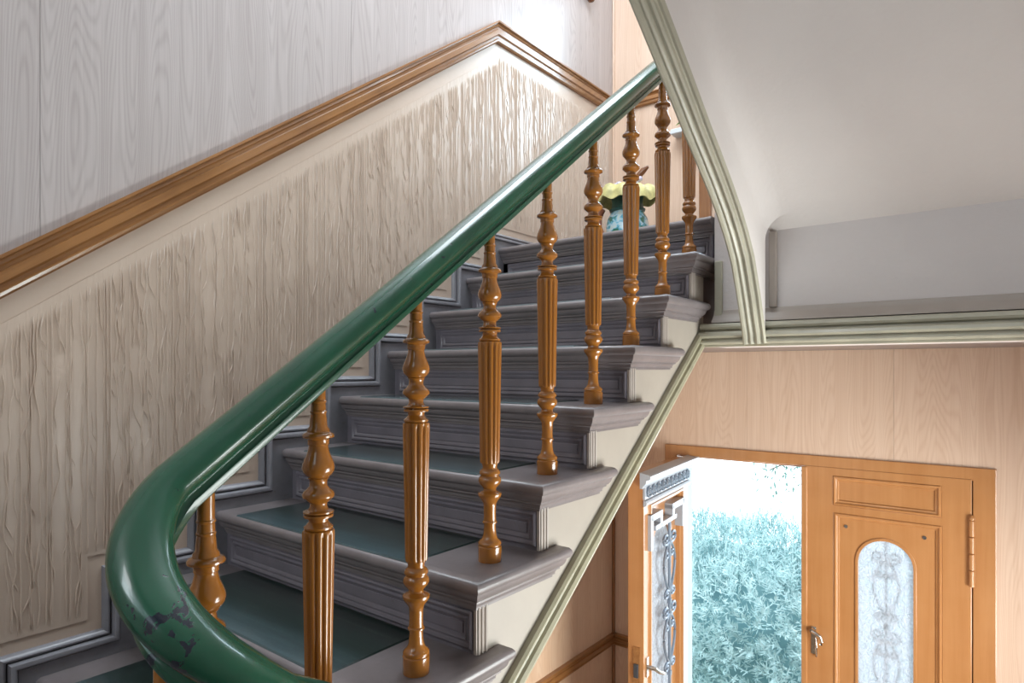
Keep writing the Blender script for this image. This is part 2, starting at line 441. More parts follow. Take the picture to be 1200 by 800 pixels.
for c in cols:
    straight = RW.random() < .35
    z = min(top(c-.02), top(c+.02))-.006-RW.uniform(0, .012)
    p = [RW.uniform(0, 6.28) for _ in range(3)]; am = .0012 if straight else RW.uniform(.003, .0075)
    pl = []; w = RW.uniform(.0017, .0027); h = RW.uniform(.0028, .0050); drift = 0.0; dv = 0.0
    while True:
        dv = (dv+RW.gauss(0, .00035))*.86; drift += 0 if straight else dv
        drift *= .985
        yy = c+am*(math.sin(z*21+p[0])*.6+math.sin(z*47+p[1])*.4+math.sin(z*93+p[2])*.18)+drift
        if z < low_z(yy+.004): break
        pl.append((yy, z)); z -= .011
        if not straight and RW.random() < .05:
            ridge(pl, w, h)
            if RW.random() < .6 and len(pl) > 3:       # side branch to the neighbouring ridge
                s_ = RW.choice((-1, 1)); b = [(pl[-1][0]+s_*.016*t*t*(3-2*t), pl[-1][1]+.012-.05*t) for t in [q/6 for q in range(7)]]
                if b[-1][1] > low_z(max(q[0] for q in b)+.006): ridge(b, w*.8, h*.8)
            z -= RW.uniform(.0, .05); w = RW.uniform(.0017, .0027); h = RW.uniform(.0024, .0044)
            pl = []
    ridge(pl, w, h)
rm.build('ridges', 'emboss', wp, smooth=75, kind='stuff')
MB().prism([[(YB_, dado_top(YB_)-.01), (2.5, dado_top(2.5)-.01), (YF, dado_top(3)-.01)]+[(YF, LAND), (Yn(6), LAND-.3), (Yn(-3), zt(-4)-.1), (YB_, zt(-4)-.1)]], XW, XW-.02, YZX).build('wallpaper_border', 'border', wl)
# laminate panels on the left wall under the stairs
for a, b in zip(seams[:-1], seams[1:]):
    MB().prism([[(a+.0006, .0), (b-.0006, 0), (b-.0006, min(H+.08, zt(0)-.35+(b-.9)*g)), (a+.0006, max(.3, min(H+.08, zt(0)-.35+(a-.9)*g)))]], XW, XW-.02, YZX).build('panel', 'laminate_low', wl)
# panels of the far wall
def far_panel(x0, x1, z0, z1, hole=None):
    MB().prism([[(x0+.0004, z0), (x1-.0004, z0), (x1-.0004, z1), (x0+.0004, z1)]]+([hole] if hole else []), YF, YF+.02, XZY).build('panel', 'laminate_far', wf)
for a, b in ((-2.07, -1.70), ):
    far_panel(a, b, 0, H+.10)
xs = [-1.70, -1.20, -.47, .25, XR_]
for a, b in zip(xs[:-1], xs[1:]):
    if b <= DX1+.01: far_panel(a, b, DZ, H+.10)
    elif a < DX1: 
        MB().prism([[(a+.0006, DZ), (DX1, DZ), (DX1, 0), (b-.0006, 0), (b-.0006, H+.1), (a+.0006, H+.1)]], YF, YF+.02, XZY).build('panel', 'laminate_far', wf)
    else: far_panel(a, b, 0, H+.10)
for a, b in ((-2.07, WX0), (WX1, -.2), (-.2, XR_)): far_panel(a, b, LAND, CZ)
far_panel(WX0, WX1, LAND, WZ0-.0); far_panel(WX0, WX1, WZ1, CZ)

# rails (moulded)
RAILP = [(0, 0), (.012, .0), (.018, .006), (.020, .014), (.014, .019), (.014, .030), (.022, .036), (.022, .058), (.014, .062), (.014, .071), (.019, .076), (.016, .086), (.026, .090), (.026, DW), (0, DW)]
def rail_rows(pts, nfun):
    """pts on the wall (top edge), profile hangs down; nfun(p,i,out,down)->xyz"""
    return [[nfun(p, i, o, DW-h) for o, h in RAILP] for i, p in enumerate(pts)]
sl = math.atan(.7285)
def left_rail(p, i, o, d):
    y, z, q = p
    if q == 0: return (XW+o, y, z-d*1.237)
    if q == 1: return (XW+o, y+d*math.tan(sl/2)*.0, z-d*1.11)
    return (XW+o, y, z-d)
t1 = MB().grid(rail_rows([(YB_, dado_top(YB_), 0), (2.50, dado_top(2.5), 1), (YF, dado_top(3), 2)], left_rail), caps=True)
struct(t1.build('trim_1', 'brown_rail_slope', smooth=30), 'brown moulded wooden rail climbing the left wall and turning level over the landing', 'wall rail')
t2 = MB().grid([[(x, YF-o, H+1.768-(DW-h)*.75-.02) for o, h in RAILP] for x in (XW, WX0-.02)], caps=True)
struct(t2.build('trim_2', 'brown_rail_x', smooth=30), 'short brown wooden rail on the far wall, seen beneath the green handrail end', 'wall rail')
t3 = MB().grid([[(XW+o, y, H-1.73-(DW-h)*.8) for o, h in RAILP] for y in (YB_, YF)], caps=True)
struct(t3.build('trim_3', 'brown_rail', smooth=30), 'brown wooden rail low on the left wall under the stairs', 'wall rail')
t4 = MB().grid([[(x, YF-o, H-1.73-(DW-h)*.8) for o, h in RAILP] for x in (XW, DX0-.002)], caps=True)
struct(t4.build('trim_4', 'brown_rail_x', smooth=30), 'stub of brown rail between the wall corner and the door frame', 'wall rail')
struct(MB().box(XW, XW+.018, YF-.018, YF, 0, H+.1).build('trim_5', 'brown_z', bevel=.005), 'thin brown corner batten under the stairs left of the door', 'trim')
struct(MB().box(XW, XW+.014, YF-.014, YF, LAND, CZ).build('trim_6', 'laminate_far', bevel=.004), 'thin pale corner batten above the landing', 'trim')
struct(MB().box(-1.475, -1.405, YF-.03, YF, LAND, H+1.35).build('trim_7', 'brown_z', bevel=.006), 'brown upright batten on the landing wall beside the curved string', 'trim')

# stepped skirting on the left wall
def step_rows(prof, k0=-3, k1=6, yend=YF):
    rows = []
    for off, x in prof:
        r = [(x, YB_, zt(k0-1)+off)]
        for k in range(k0, k1+1): r += [(x, Yn(k)-off, zt(k-1)+off), (x, Yn(k)-off, zt(k)+off)]
        r.append((x, yend, zt(k1)+off)); rows.append(r)
    return rows
stp = [(YB_, zt(-4)+.036)]
for k in range(-3, 7): stp += [(Yn(k)-.036, zt(k-1)+.036), (Yn(k)-.036, zt(k)+.036)]
stp += [(YF, LAND+.036), (YF, LAND-.3), (Yn(6)+.1, LAND-.3), (Yn(-3)+.1, zt(-3)-.34), (YB_, zt(-4)-.34)]
bbd = MB().prism([stp], XW, XW+.022, YZX)
bb = struct(bbd.build('baseboard_left', 'skirt', bevel=.002), 'grey stepped skirting following the stairs along the left wall', 'skirting')
MB().grid(step_rows([(.038, XW), (.038, XW+.026), (.041, XW+.031), (.046, XW+.032), (.052, XW+.029), (.055, XW+.022), (.057, XW+.012), (.057, XW)])).build('moulding', 'skirt', bb, smooth=40)
MB().grid(step_rows([(.059, XW), (.059, XW+.010), (.061, XW+.017), (.066, XW+.019), (.071, XW+.016), (.076, XW+.009), (SK, XW)])).build('moulding', 'skirt', bb, smooth=40)

# ================================================================ STAIRCASE (the flight in view)
st = thing('staircase', (-1.5, Yn(0), zt(-4)), 'grey painted staircase with green covered treads and cream side, climbing along the left wall', 'staircase')
XL = XW+.022
NOS = [(0, 0), (.028, 0), (.036, -.003), (.041, -.009), (.043, -.016), (.0415, -.023), (.037, -.028), (.031, -.031), (.030, -.036),
       (.0275, -.043), (.023, -.049), (.018, -.052), (.018, -.0565), (.012, -.059), (.009, -.065), (.009, -.070), (.004, -.072), (.004, -.077), (0, -.077)]
for k in range(-3, 7):
    m = MB(); z = zt(k)
    if k < 6:
        m.box(XL, XS, Yr(k), Yr(k+1)+.012, z-.03, z)
        rows = sweep2d([(XL, Yr(k)), (XS, Yr(k)), (XS, Yr(k)+.293), (XS-.012, Yr(k)+.293)], NOS, z)
    else:
        m.box(XL, XR_-.004, Yr(6), YF-.004, H+.10, z)
        rows = sweep2d([(XL, Yr(k)), (XS+.0, Yr(k))], NOS, z)
    m.grid(rows, caps=True)
    tread = m.build('tread' if k < 6 else 'landing', 'tread', st, smooth=35, **({'label': 'top landing floor with grey nosing'} if k == 6 else {}))
    if k < 6:
        xa, xb, ya, yb = -1.935, -1.135, Yr(k)-.030, Yr(k+1)-.004
        cm = MB(); n = 10
        rows = [[(xa, y, z+.0002), (xa+.003, y, z+.0035), (xb-.003, y, z+.0035), (xb, y, z+.0002)] for y in (ya, ya+.003, yb-.003, yb)]
        rows[0] = [(x, y, z+.0002) for x, y, _ in rows[0]]
        cm.grid(rows).box(xa, xb, ya, yb, z-.002, z+.0003)
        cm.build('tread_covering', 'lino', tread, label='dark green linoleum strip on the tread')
    # riser with a framed panel
    zb, ztp = (zt(k-1), z-.028)
    y = Yr(k)
    rm = MB().box(XL, XS, y, y+.022, zb-.03, ztp)
    ris = rm.build('riser', 'grey', st)
    x0, x1, z0, z1 = XL+.03, XS-.008, zb+.012, z-.082
    # moulded frame: bead, hollow, flat field
    fr = [(0, 0), (.0, .006), (.004, .009), (.008, .008), (.010, .004), (.014, .003), (.018, .0075), (.022, .006), (.025, .0015), (.028, 0)]
    rows = []
    for o, h in fr:
        rows.append([(x0+o, y-h, z0+o), (x1-o, y-h, z0+o), (x1-o, y-h, z1-o), (x0+o, y-h, z1-o)])
    MB().grid(rows, closed_u=True).build('riser_moulding', 'grey', ris, smooth=50)
    MB().prism([[(x0+.030, z0+.030), (x1-.030, z0+.030), (x1-.030, z1-.030), (x0+.030, z1-.030)]], y-.003, y+.002, XZY).build('riser_panel', 'grey', ris, bevel=.0015)
    # reeded corner post on the open side
    if k < 6:
        pm = MB().box(XS-.006, XS+.002, y-.002, y+.038, zb+.001, z-.07)
        for i in range(3): pm.lathe([(.0045, zb+.001), (.0045, z-.072)], 8, (XS+.002, y+.006+.0125*i, 0))
        pm.build('corner_reed', 'greige', ris, smooth=40)
    else:
        pm = MB()
        for i in range(3): pm.lathe([(.009, zb+.001), (.009, z-.07)], 8, (XS-.01+.022*i, y-.002, 0))
        pm.build('corner_reed', 'grey', ris, smooth=40)
# outer string
zlow = lambda yy: H-.745-.046+(yy-1.203)*.7372
zl2 = lambda yy: H-.722+(yy-1.203)*.7320
Y_S, Y_E = Yr(-3)-.02, 2.42
sp = [(Y_S, zlow(Y_S)), (Y_E, zlow(Y_E)+.02), (Y_E, zt(5)-.06)]
for k in range(5, -4, -1):
    e = min(Yr(k+1), Y_E) + (0.0)
    if k < 5: sp.append((e+.012, zt(k)-.02))
    sp.append((Yr(k)+.012, zt(k)-.02))
    if k > -3: sp.append((Yr(k)+.012, zt(k-1)-.02))
sp[2] = (Y_E, zt(5)-.02)
sp.append((Y_S, zt(-3)-.1))
MB().prism([sp], XS, XS-.045, YZX).build('side_string', 'cream', st, label='cream painted sawtooth side board of the flight')
# moulding along the string foot: dark bead, flat, bead
prof = [(0, 0), (.010, 0), (.020, .006), (.023, .016), (.018, .026), (.010, .030), (.008, .036), (.010, .044), (.018, .048), (.020, .054), (.014, .062), (0, .064)]
rows = []
for yy in (Y_S, Y_E):
    rows.append([(XS+o, yy, zlow(yy)-.002+h*1.16) for o, h in prof])
MB().grid(rows, caps=True).build('string_moulding', 'olive', st, smooth=35, label='pale olive moulding along the lower edge of the side board')
MB().prism([[(Y_S, zlow(Y_S)+.004), (Y_E, zlow(Y_E)+.004), (Y_E, zlow(Y_E)+.03), (Y_S, zlow(Y_S)+.03)]], XW+.004, XS-.045, YZX).build('soffit', 'soffit', st)
# turn platform below and the flight down to the hall
MB().box(XW+.004, XR_-.004, YB_+.004, Yr(-3), zt(-4)-.16, zt(-4)).build('turn_platform', 'tread', st)
for j in range(1, 6):
    z = zt(-4)-j*.198
    MB().box(-.72, XR_-.004, Yr(-3)+(j-1)*TR, Yr(-3)+j*TR+.03, z-.035, z).box(-.72, XR_-.004, Yr(-3)+(j-1)*TR-.02, Yr(-3)+(j-1)*TR, z-.03, z+.17).build('tread', 'tread', st)

# ================================================================ UPPER FLIGHT seen from below
up = thing('staircase', (0, 2.42, H+.1), 'upper staircase seen from below: pale plaster underside with a curved sage green edge', 'staircase')
# landing front (fascia) under and beside the upper flight
MB().box(-.905, XR_, 2.42, Yr(6)+.02, H+.085, LAND-.012).build('landing_front', 'front_plaster', up, label='pale plaster front of the landing under the sloping soffit')
def xmould(name, mat, prof, x0, x1, y=2.42, **kw):
    return MB().grid([[(x, y-o, H+z) for o, z in prof] for x in (x0, x1)], caps=True).build(name, mat, up, smooth=35, **kw)
xmould('cove_moulding', 'greige', [(0, .226), (.006, .224), (.008, .218), (.008, .212), (.012, .205), (.024, .190), (.034, .182), (.036, .176), (0, .176)], -.905, XR_)
xmould('beam_moulding', 'sage', [(0, .172), (.040, .172), (.048, .166), (.050, .158), (.046, .150), (.030, .146), (.030, .142), (.056, .140), (.064, .134), (.066, .124), (.062, .117), (.050, .115), (.050, .111), (.058, .107), (.060, .100), (.056, .094), (.046, .092), (.046, .084), (0, .084)], XS+.004, XR_)
MB().box(-.902, -.872, 2.408, 2.42, H+.17, zt(5)-.02).build('corner_strip', 'sage', up, bevel=.004)
MB().box(-.70, -.672, 2.404, 2.42, H+.225, H+.50).build('corner_strip', 'greige', up, bevel=.004)
# sloping soffit
sz = lambda y: H+.505+(2.42-y)*.742
yt = YB_+.02
MB().prism([[(2.42, sz(2.42)), (yt, sz(yt)), (yt, sz(yt)+.16), (2.42, sz(2.42)+.16)]], -.70, XR_, YZX).build('soffit', 'soffit', up)
# cove between string and soffit
cv = []
for i in range(9):
    a = math.pi/2*i/8; cv.append((.085*(1-math.sin(a)), .085*(1-math.cos(a))))
curve = [(2.335, .088), (2.328, .118), (2.306, .165), (2.280, .225), (2.248, .29), (2.205, .37), (2.145, .44), (2.075, .505), (1.99, .57), (1.90, .633), (1.80, .70), (1.70, .772), (1.585, .852), (1.454, .942), (1.2, 1.131), (.6, 1.576), (0, 2.021), (-.8, 2.615), (yt, 2.615+.742*(-.8-yt))]
def curve_frames():
    out = []
    for i, (y, z) in enumerate(curve):
        a = Vector(curve[max(i-1, 0)]); b = Vector(curve[min(i+1, len(curve)-1)])
        t = (b-a).normalized(); n = Vector((-t.y, t.x))          # towards the stair body
        if n.y < 0 and abs(n.y) > .3: n = -n
        if n.x < 0 and abs(n.y) <= .3: n = -n
        out.append((Vector((y, z)), n))
    return out
fr = curve_frames()
sprof = [(-.772, .30), (-.772, .012), (-.770, .004), (-.764, 0), (-.757, .002), (-.753, .009), (-.750, .011), (-.747, .007), (-.742, .005), (-.736, .008), (-.733, .013), (-.729, .014), (-.726, .009), (-.720, .006), (-.714, .009), (-.711, .016), (-.707, .018), (-.703, .014), (-.698, .013), (-.694, .018), (-.693, .026), (-.699, .030), (-.699, .30)]
rows = []
for i, (p, n) in enumerate(fr):
    lim = 1.0 if i > 5 else .30+.1*i
    row = []
    for x, d in sprof:
        dd = min(d, .05) if (i <= 6 and d > .05) else d
        q = p+n*dd
        row.append((x, q.x, H+q.y))
    rows.append(row)
MB().grid(rows, caps=True).build('curved_string', 'sage', up, smooth=35, label='sage green reeded edge board sweeping down in a curve')
# plaster cheek from the string to the soffit
rows = []
for i, (p, n) in enumerate(fr):
    q = p+n*.028; zs = sz(q.x) if q.x < 2.42 else sz(2.42); zs = max(zs, H+q.y+.03)
    row = [(-.6985, q.x, H+q.y)]
    for ox, oz in cv: row.append((-.6985+.0+(.085-.085*math.cos(math.asin(min(1, 1-ox/.085)))) if False else -.6985+oz, q.x, zs-ox))
    rows.append(row)
MB().grid(rows).build('string_cheek', 'soffit', up, smooth=60)

# ================================================================ BALUSTRADE
bl = thing('balustrade', (-1.0, Yn(0), zt(-4)), 'green glossy handrail curling round at its foot on turned orange wood balusters', 'balustrade')
ru = lambda y: H-.4656+1.3535+.7497*(y-(1.0355+.9))        # underside of the rail
RP = [(.019, 0), (.0205, .004), (.0205, .011), (.017, .014), (.0155, .019), (.018, .023), (.026, .026), (.032, .030), (.0365, .036), (.0385, .043), (.0375, .050), (.034, .057), (.028, .063), (.020, .0675), (.010, .070), (0, .071)]
path = []
Rw = .10; yc = .47; xc = -1.0+Rw
top_y = 2.52
for y in (1.7, 1.35, 1.0, .75): pass
# from the descending return, through the wreath, up the flight, round the top
zw = ru(yc); slw = .90
for s in (1.3, 1.0, .7, .45, .30, .18, .09): path.append((xc+Rw, yc+s, zw-slw*math.pi*Rw-.58*s))
for i in range(0, 33):
    a = math.pi*(1-i/32); path.append((xc-Rw*math.cos(a), yc-Rw*math.sin(a), zw-slw*Rw*a))
for y in (.53, .60, .70, .85, 1.1, 1.5, 2.0, 2.35, 2.45, top_y): path.append((-1.0, y, ru(y)))
for i in range(1, 17):
    a = math.pi*i/16; path.append((xc-Rw*math.cos(a), top_y+Rw*math.sin(a), ru(top_y)+.55*Rw*a))
for s in (.1, .25, .5): path.append((xc+Rw, top_y-s, ru(top_y)+.55*Rw*math.pi+.7*s))
rows = []
full = [(a, b) for a, b in RP]+[(-a, b) for a, b in reversed(RP[:-1])]
for i, p in enumerate(path):
    a = Vector(path[max(i-1, 0)]); b = Vector(path[min(i+1, len(path)-1)])
    t = (b-a).normalized(); hs = Vector((t.y, -t.x, 0)).normalized(); u = hs.cross(t)
    wf_ = 1.0 if p[1] > 1.0 else 1.0+.12*min(1, max(0, (.85-p[1])/.4))
    rows.append([Vector(p)+hs*s*wf_+u*h*wf_ for s, h in full])
MB().grid(rows, closed_u=True, caps=True).build('handrail', 'green', bl, smooth=40, label='dark green enamelled handrail, chipped at the curl')

BP_low = [(.0285, 0), (.029, .002), (.029, .036), (.0265, .038), (.0265, .040), (.0285, .042), (.028, .046), (.024, .050), (.019, .055), (.0165, .063), (.0150, .075), (.0145, .088), (.0150, .0915), (.0178, .0925), (.018, .0955), (.0155, .098), (.0148, .11), (.0152, .130), (.0165, .141), (.022, .149), (.0275, .156), (.0292, .161), (.0285, .165), (.023, .168), (.0165, .171), (.0155, .1755), (.019, .180), (.0255, .187), (.0283, .1945), (.0265, .202), (.0225, .2065), (.0225, .2085), (.0255, .2115), (.0258, .216), (.023, .2205), (.0185, .2245), (.0178, .230), (.0195, .235), (.0195, .240)]
BP_up = [(.020, .530), (.026, .5345), (.0265, .538), (.022, .5415), (.0175, .5475), (.0185, .5535), (.0265, .5555), (.0272, .5585), (.0265, .5605), (.0205, .562), (.0275, .5635), (.0275, .566), (.0185, .5685), (.0155, .575), (.0160, .581), (.022, .5855), (.0285, .592), (.0290, .597), (.0265, .602), (.0205, .607), (.0162, .612), (.0155, .619), (.0175, .6245), (.0195, .6262), (.0180, .6275), (.0200, .629), (.0245, .633), (.0282, .639), (.0292, .646), (.0280, .653), (.0245, .662), (.0205, .671), (.0180, .680), (.0175, .685), (.0175, .6865), (.0192, .688), (.0188, .692), (.0198, .697), (.0245, .6995), (.0283, .701), (.0287, .7045), (.0265, .708), (.0205, .711), (.0195, .716), (.0160, .721), (.0150, .735), (.0140, .744), (.0150, .7455), (.0150, .7485), (.0136, .750), (.0130, .763), (.0145, .7645), (.0145, .7675), (.0130, .769), (.0128, .80)]
def baluster_meshes():
    a = MB().lathe(BP_low+[(.016, .2405), (.016, .5295)]+BP_up+[(.0128, .83)], 28)
    s = MB(); nf = 12; per = 8; rows = []
    for z, R0, dep in ((.236, .019, 0), (.2375, .0225, .2), (.240, .0232, .7), (.246, .0236, 1), (.30, .0243, 1), (.38, .0256, 1), (.46, .0271, 1), (.51, .0281, 1), (.521, .0284, 1), (.527, .0286, .6), (.531, .0280, .2), (.533, .024, 0)):
        row = []
        for i in range(nf*per):
            th = 2*math.pi*i/(nf*per); ph = (i % per)/per
            groove = max(0, 1-abs(ph-.5)*2/.55)
            r = R0*(1-.13*dep*groove**.7+.02*dep*abs(math.cos(ph*math.pi)))
            row.append((r*math.cos(th), r*math.sin(th), z))
        rows.append(row)
    s.grid(rows, closed_u=True, caps=True)
    return a, s
ba, bs = baluster_meshes()
b0 = ba.build('baluster', 'baluster', bl, smooth=38); s0 = bs.build('fluted_shaft', 'baluster', b0, smooth=50)
spots = [(-1.0, Yn(k)+.15, zt(k)) for k in range(5, -3, -1)]+[(-1.0, .492, zt(-3)), (-.872, yc-Rw+.004, zt(-4)), (-.782, yc+.07, zt(-4)-.178)]
ox, oy, oz = parent_world(bl)
for i, p in enumerate(spots):
    b = b0 if i == 0 else b0.copy(); s = s0 if i == 0 else s0.copy()
    if i: COL.objects.link(b); COL.objects.link(s); b.parent = bl; s.parent = b
    b.location = (p[0]-ox, p[1]-oy, p[2]-oz); s.location = (0, 0, 0)
    b.rotation_euler = (0, 0, .37*i)

# ================================================================ DOOR FRAME AND DOORS
JX0, JX1, JZ = -1.62, -.146, H-.527
fm = MB().prism([[(DX0, 0), (DX0, DZ), (DX1, DZ), (DX1, 0), (JX1, 0), (JX1, JZ), (JX0, JZ), (JX0, 0)]], YF-.012, YF+.09, XZY)
fm.box(JX1-.02, JX1+.01, YF+.037, YF+.09, .012, JZ+.02)
fm.prism([[(JX0-.01, JZ-.015), (JX0-.01, JZ+.02), (JX1+.01, JZ+.02), (JX1+.01, JZ-.015)]], YF+.045, YF+.09, XZY)
struct(fm.build('trim_8', 'door', bevel=.004), 'honey brown wooden frame around the double entrance door', 'door frame')
MB_sill = MB().box(DX0, DX1, YF-.01, YF+.42, -.02, .012)
struct(MB_sill.build('trim_9', 'brown_rail_x'), 'wooden threshold under the entrance door', 'threshold')
def arch(cx, zs, r, zb, n=20):
    return [(cx-r, zb)]+[(cx-r*math.cos(math.pi*i/n), zs+r*math.sin(math.pi*i/n)) for i in range(n+1)]+[(cx+r, zb)]
def rect(x0, x1, z0, z1): return [(x0, z0), (x1, z0), (x1, z1), (x0, z1)]
def frame_mould(x0, x1, z0, z1, prof, T):
    rows = [[T(x0+o, z0+o, h), T(x1-o, z0+o, h), T(x1-o, z1-o, h), T(x0+o, z1-o, h)] for o, h in prof]
    return MB().grid(rows, closed_u=True)
def leaf(name, T, w, cx, label, inner):
    """door leaf in local (x across, z up, d depth away from the viewed face)"""
    z_top = H-.522
    P1 = (w[0]+.139, w[1]-.123, H-.718, H-.564); P2 = (w[0]+.143, w[1]-.120, .62, H-.758); P3 = (w[0]+.143, w[1]-.120, .12, .55)
    r = .1275; zs = H-.868-r; zb = .80
    body = MB().prism([rect(w[0]+.003, w[1]-.003, .014, z_top)]+[list(reversed(rect(*p))) for p in (P1, P2, P3)], 0, .05, T)
    o = struct(body.build(name, 'door', bevel=.003), label, 'door')
    mp = [(0, .002), (.004, -.004), (.010, -.005), (.014, .001), (.018, .004), (.024, .005), (.028, .012), (.030, .016)]
    for p in (P1, P3):
        MB().prism([rect(*p)], .012, .035, T).build('panel', 'door', o)
        frame_mould(*p, mp, T).build('panel_moulding', 'door', o, smooth=40)
    a = arch(cx, zs, r, zb)
    MB().prism([rect(*P2), list(reversed(a))], .010, .036, T).build('panel', 'door', o)
    frame_mould(*P2, mp, T).build('panel_moulding', 'door', o, smooth=40)
    ai = arch(cx, zs, r-.006, zb+.006); ao = arch(cx, zs, r+.008, zb-.008)
    MB().prism([ao, list(reversed(ai))], .004, .014, T).build('glazing_bead', 'door', o, bevel=.002)
    MB().prism([arch(cx, zs, r+.002, zb-.002)], .022, .027, T).build('pane', 'frosted', o, label='hammered frosted glass with arched top')
    return o, P2, (cx, zs, r, zb)
TR_ = lambda x, z, d: (x, YF-.015+d, z)
d1, P2, A = leaf('door_1', TR_, (-.886, -.147), -.507, 'closed right leaf of the honey brown entrance door with arched frosted pane', True)
def scroll(T, cx, cz, s, r0, turns, flip, d, rad, start=0.0):
    pts = []
    n = int(26*turns)
    for i in range(n+1):
        t = i/n; a = start+flip*2*math.pi*turns*t; rr = r0*(1-.82*t)
        pts.append(T(cx+s*rr*math.cos(a), cz+rr*math.sin(a), d))
    return pts
def grille(o, T0, cx, ztop, zbot, d, mat, flat=.0045, ws=1.0):
    T = lambda x, z, dd: T0(cx+(x-cx)*ws, z, dd)
    m = MB()
    m.tube([T(cx, ztop, d), T(cx, zbot, d)], flat*1.1, 6)
    # stacked pairs of S scrolls with collars between
    zk = ztop-.05
    H1 = .40
    while zk-H1*.5 > zbot:
        for s in (-1, 1):
            pts = []
            for i in range(25):
                t = i/24; w = .062*math.sin(math.pi*t)**.8*(1-.35*t)+.006
                pts.append(T(cx+s*w, zk-.06-t*(H1-.13), d))
            m.tube(pts, flat, 6)
            m.tube(scroll(T, cx+s*.036, zk-.035, s, .034, 1.35, 1, d, flat, math.pi*1.25), flat, 6)
            m.tube(scroll(T, cx+s*.030, zk-H1+.055, s, .026, 1.3, -1, d, flat, math.pi*.8), flat, 6)
            m.tube(scroll(T, cx+s*.028, zk-.125, s, .020, 1.2, 1, d, flat, math.pi*1.0), flat*.9, 6)
        c = T(cx, zk-H1+.01, d); m.box(c[0]-.010, c[0]+.010, c[1]-.010, c[1]+.010, c[2]-.012, c[2]+.012)
        zk -= H1
    return m.build('grille', mat, o, smooth=50, label='wrought iron scroll grille')
grille(d1, TR_, -.507, H-.872, .83, .0345, 'dark_iron', .006)
for x, z in ((-.686, H-.825), (-.339, H-.828), (-.686, .75), (-.339, .75)):
    MB().lathe([(.009, YF-.009), (.0095, YF-.0065), (.008, YF-.003)], 12, (x, 0, z), 'y').build('screw', 'chrome', d1, smooth=40)
for z0 in (H-.87, .75):
    hm = MB()
    for i in range(4):
        za = z0-.155+i*.0785; hm.lathe([(.010, za), (.0125, za+.002), (.0125, za+.074), (.010, za+.0765)], 14, (-.150, YF-.022, 0))
    hm.lathe([(.012, z0+.16), (.013, z0+.166), (.009, z0+.176), (.002, z0+.182)], 12, (-.150, YF-.022, 0))
    hm.build('hinge', 'door', d1, smooth=40)
hm = MB().prism([rect(-.853, -.828, H-1.53, H-1.385)], YF-.019, YF-.012, XZY)
hm.lathe([(.012, YF-.05), (.012, YF-.018)], 12, (-.842, 0, H-1.40), 'y')
hm.tube([(-.842, YF-.048, H-1.40), (-.825, YF-.052, H-1.405), (-.80, YF-.052, H-1.42), (-.792, YF-.052, H-1.445), (-.797, YF-.052, H-1.46)], [.011, .011, .009, .008, .009], 10)
hm.tube([(-.826, YF-.025, H-1.44), (-.826, YF-.03, H-1.49), (-.826, YF-.025, H-1.54)], [.006, .007, .005], 8)
hm.build('door_handle', 'chrome', d1, smooth=50)
MB().box(-.902, -.872, YF-.026, YF-.012, .014, H-.527).build('cover_strip', 'door', d1, bevel=.005)

# open leaf: seen almost edge on
OX, OY = -1.55, 3.70; DU = (.103, -.995); DN = (.995, .103)
def TL(u, z, d):                                # d = depth behind the viewed outer face
    return (OX+DU[0]*u-DN[0]*d, OY+DU[1]*u-DN[1]*d, z)
lm = MB()
a = arch(.385, H-1.02, .165, .80)
lm.prism([rect(0, .745, .014, H-.535), list(reversed(rect(.10, .665, .62, H-.70)))], 0, .085, TL)
d2 = struct(lm.build('door_2', 'door', bevel=.004), 'open left leaf of the entrance door, seen nearly edge on with iron scrollwork', 'door')
MB().prism([rect(.098, .667, .618, H-.698), list(reversed(a))], .030, .06, TL).build('panel', 'door', d2)
MB().prism([arch(.385, H-1.02, .167, .798)], .042, .047, TL).build('pane', 'frosted', d2, label='hammered frosted glass with arched top')
frame_mould(.10, .665, .62, H-.70, [(0, .0), (.006, -.010), (.016, -.010), (.022, .004), (.032, .008), (.036, .030)], TL).build('panel_moulding', 'door', d2, smooth=40)
CP = [(0, -.60), (.012, -.60), (.016, -.590), (.030, -.575), (.034, -.565), (.034, -.558), (.052, -.552), (.056, -.545), (.056, -.535), (.046, -.528), (.0, -.520)]
rows = [[TL(u, H+z, -o) for o, z in CP] for u in (-.05, .80)]
MB().grid(rows, caps=True).build('cornice', 'silver', d2, smooth=35, label='grey white projecting cornice')
MB().prism([rect(.0, .745, H-.665, H-.592)], -.008, .01, TL).build('frieze', 'silver', d2, bevel=.002)
for i in range(10):
    u = .045+i*.0725; rm = MB()
    ring = [TL(u+.026*math.cos(2*math.pi*k/16), H-.628+.026*math.sin(2*math.pi*k/16), -.014) for k in range(17)]
    rm.tube(ring, .006, 6)
    ring = [TL(u+.011*math.cos(2*math.pi*k/10), H-.628+.011*math.sin(2*math.pi*k/10), -.013) for k in range(11)]
    rm.tube(ring, .006, 6)
    rm.build('rosette', 'iron', d2, smooth=50)
rows = [[TL(u, H+z, -o) for o, z in [(0, -.70), (.010, -.698), (.016, -.690), (.018, -.682), (.012, -.672), (0, -.668)]] for u in (-.005, .75)]
MB().grid(rows, caps=True).build('frieze_moulding', 'silver', d2, smooth=35)
cm = MB()
for r_ in (rect(.115, .335, H-.79, H-.755), rect(.50, .68, H-.79, H-.755), rect(.26, .61, H-.85, H-.822), rect(.115, .155, H-.92, H-.755), rect(.645, .685, H-.94, H-.755), rect(.30, .335, H-.85, H-.76), rect(.50, .535, H-.85, H-.76)):
    cm.prism([r_], -.018, .032, TL)
cm.build('crest_moulding', 'silver', d2, bevel=.004, label='pale stepped moulding above the arched pane')
grille(d2, TL, .37, H-.85, .83, -.010, 'iron', .0080, 1.6)
hm = MB().prism([rect(.685, .715, H-1.58, H-1.48)], -.006, .0, TL)
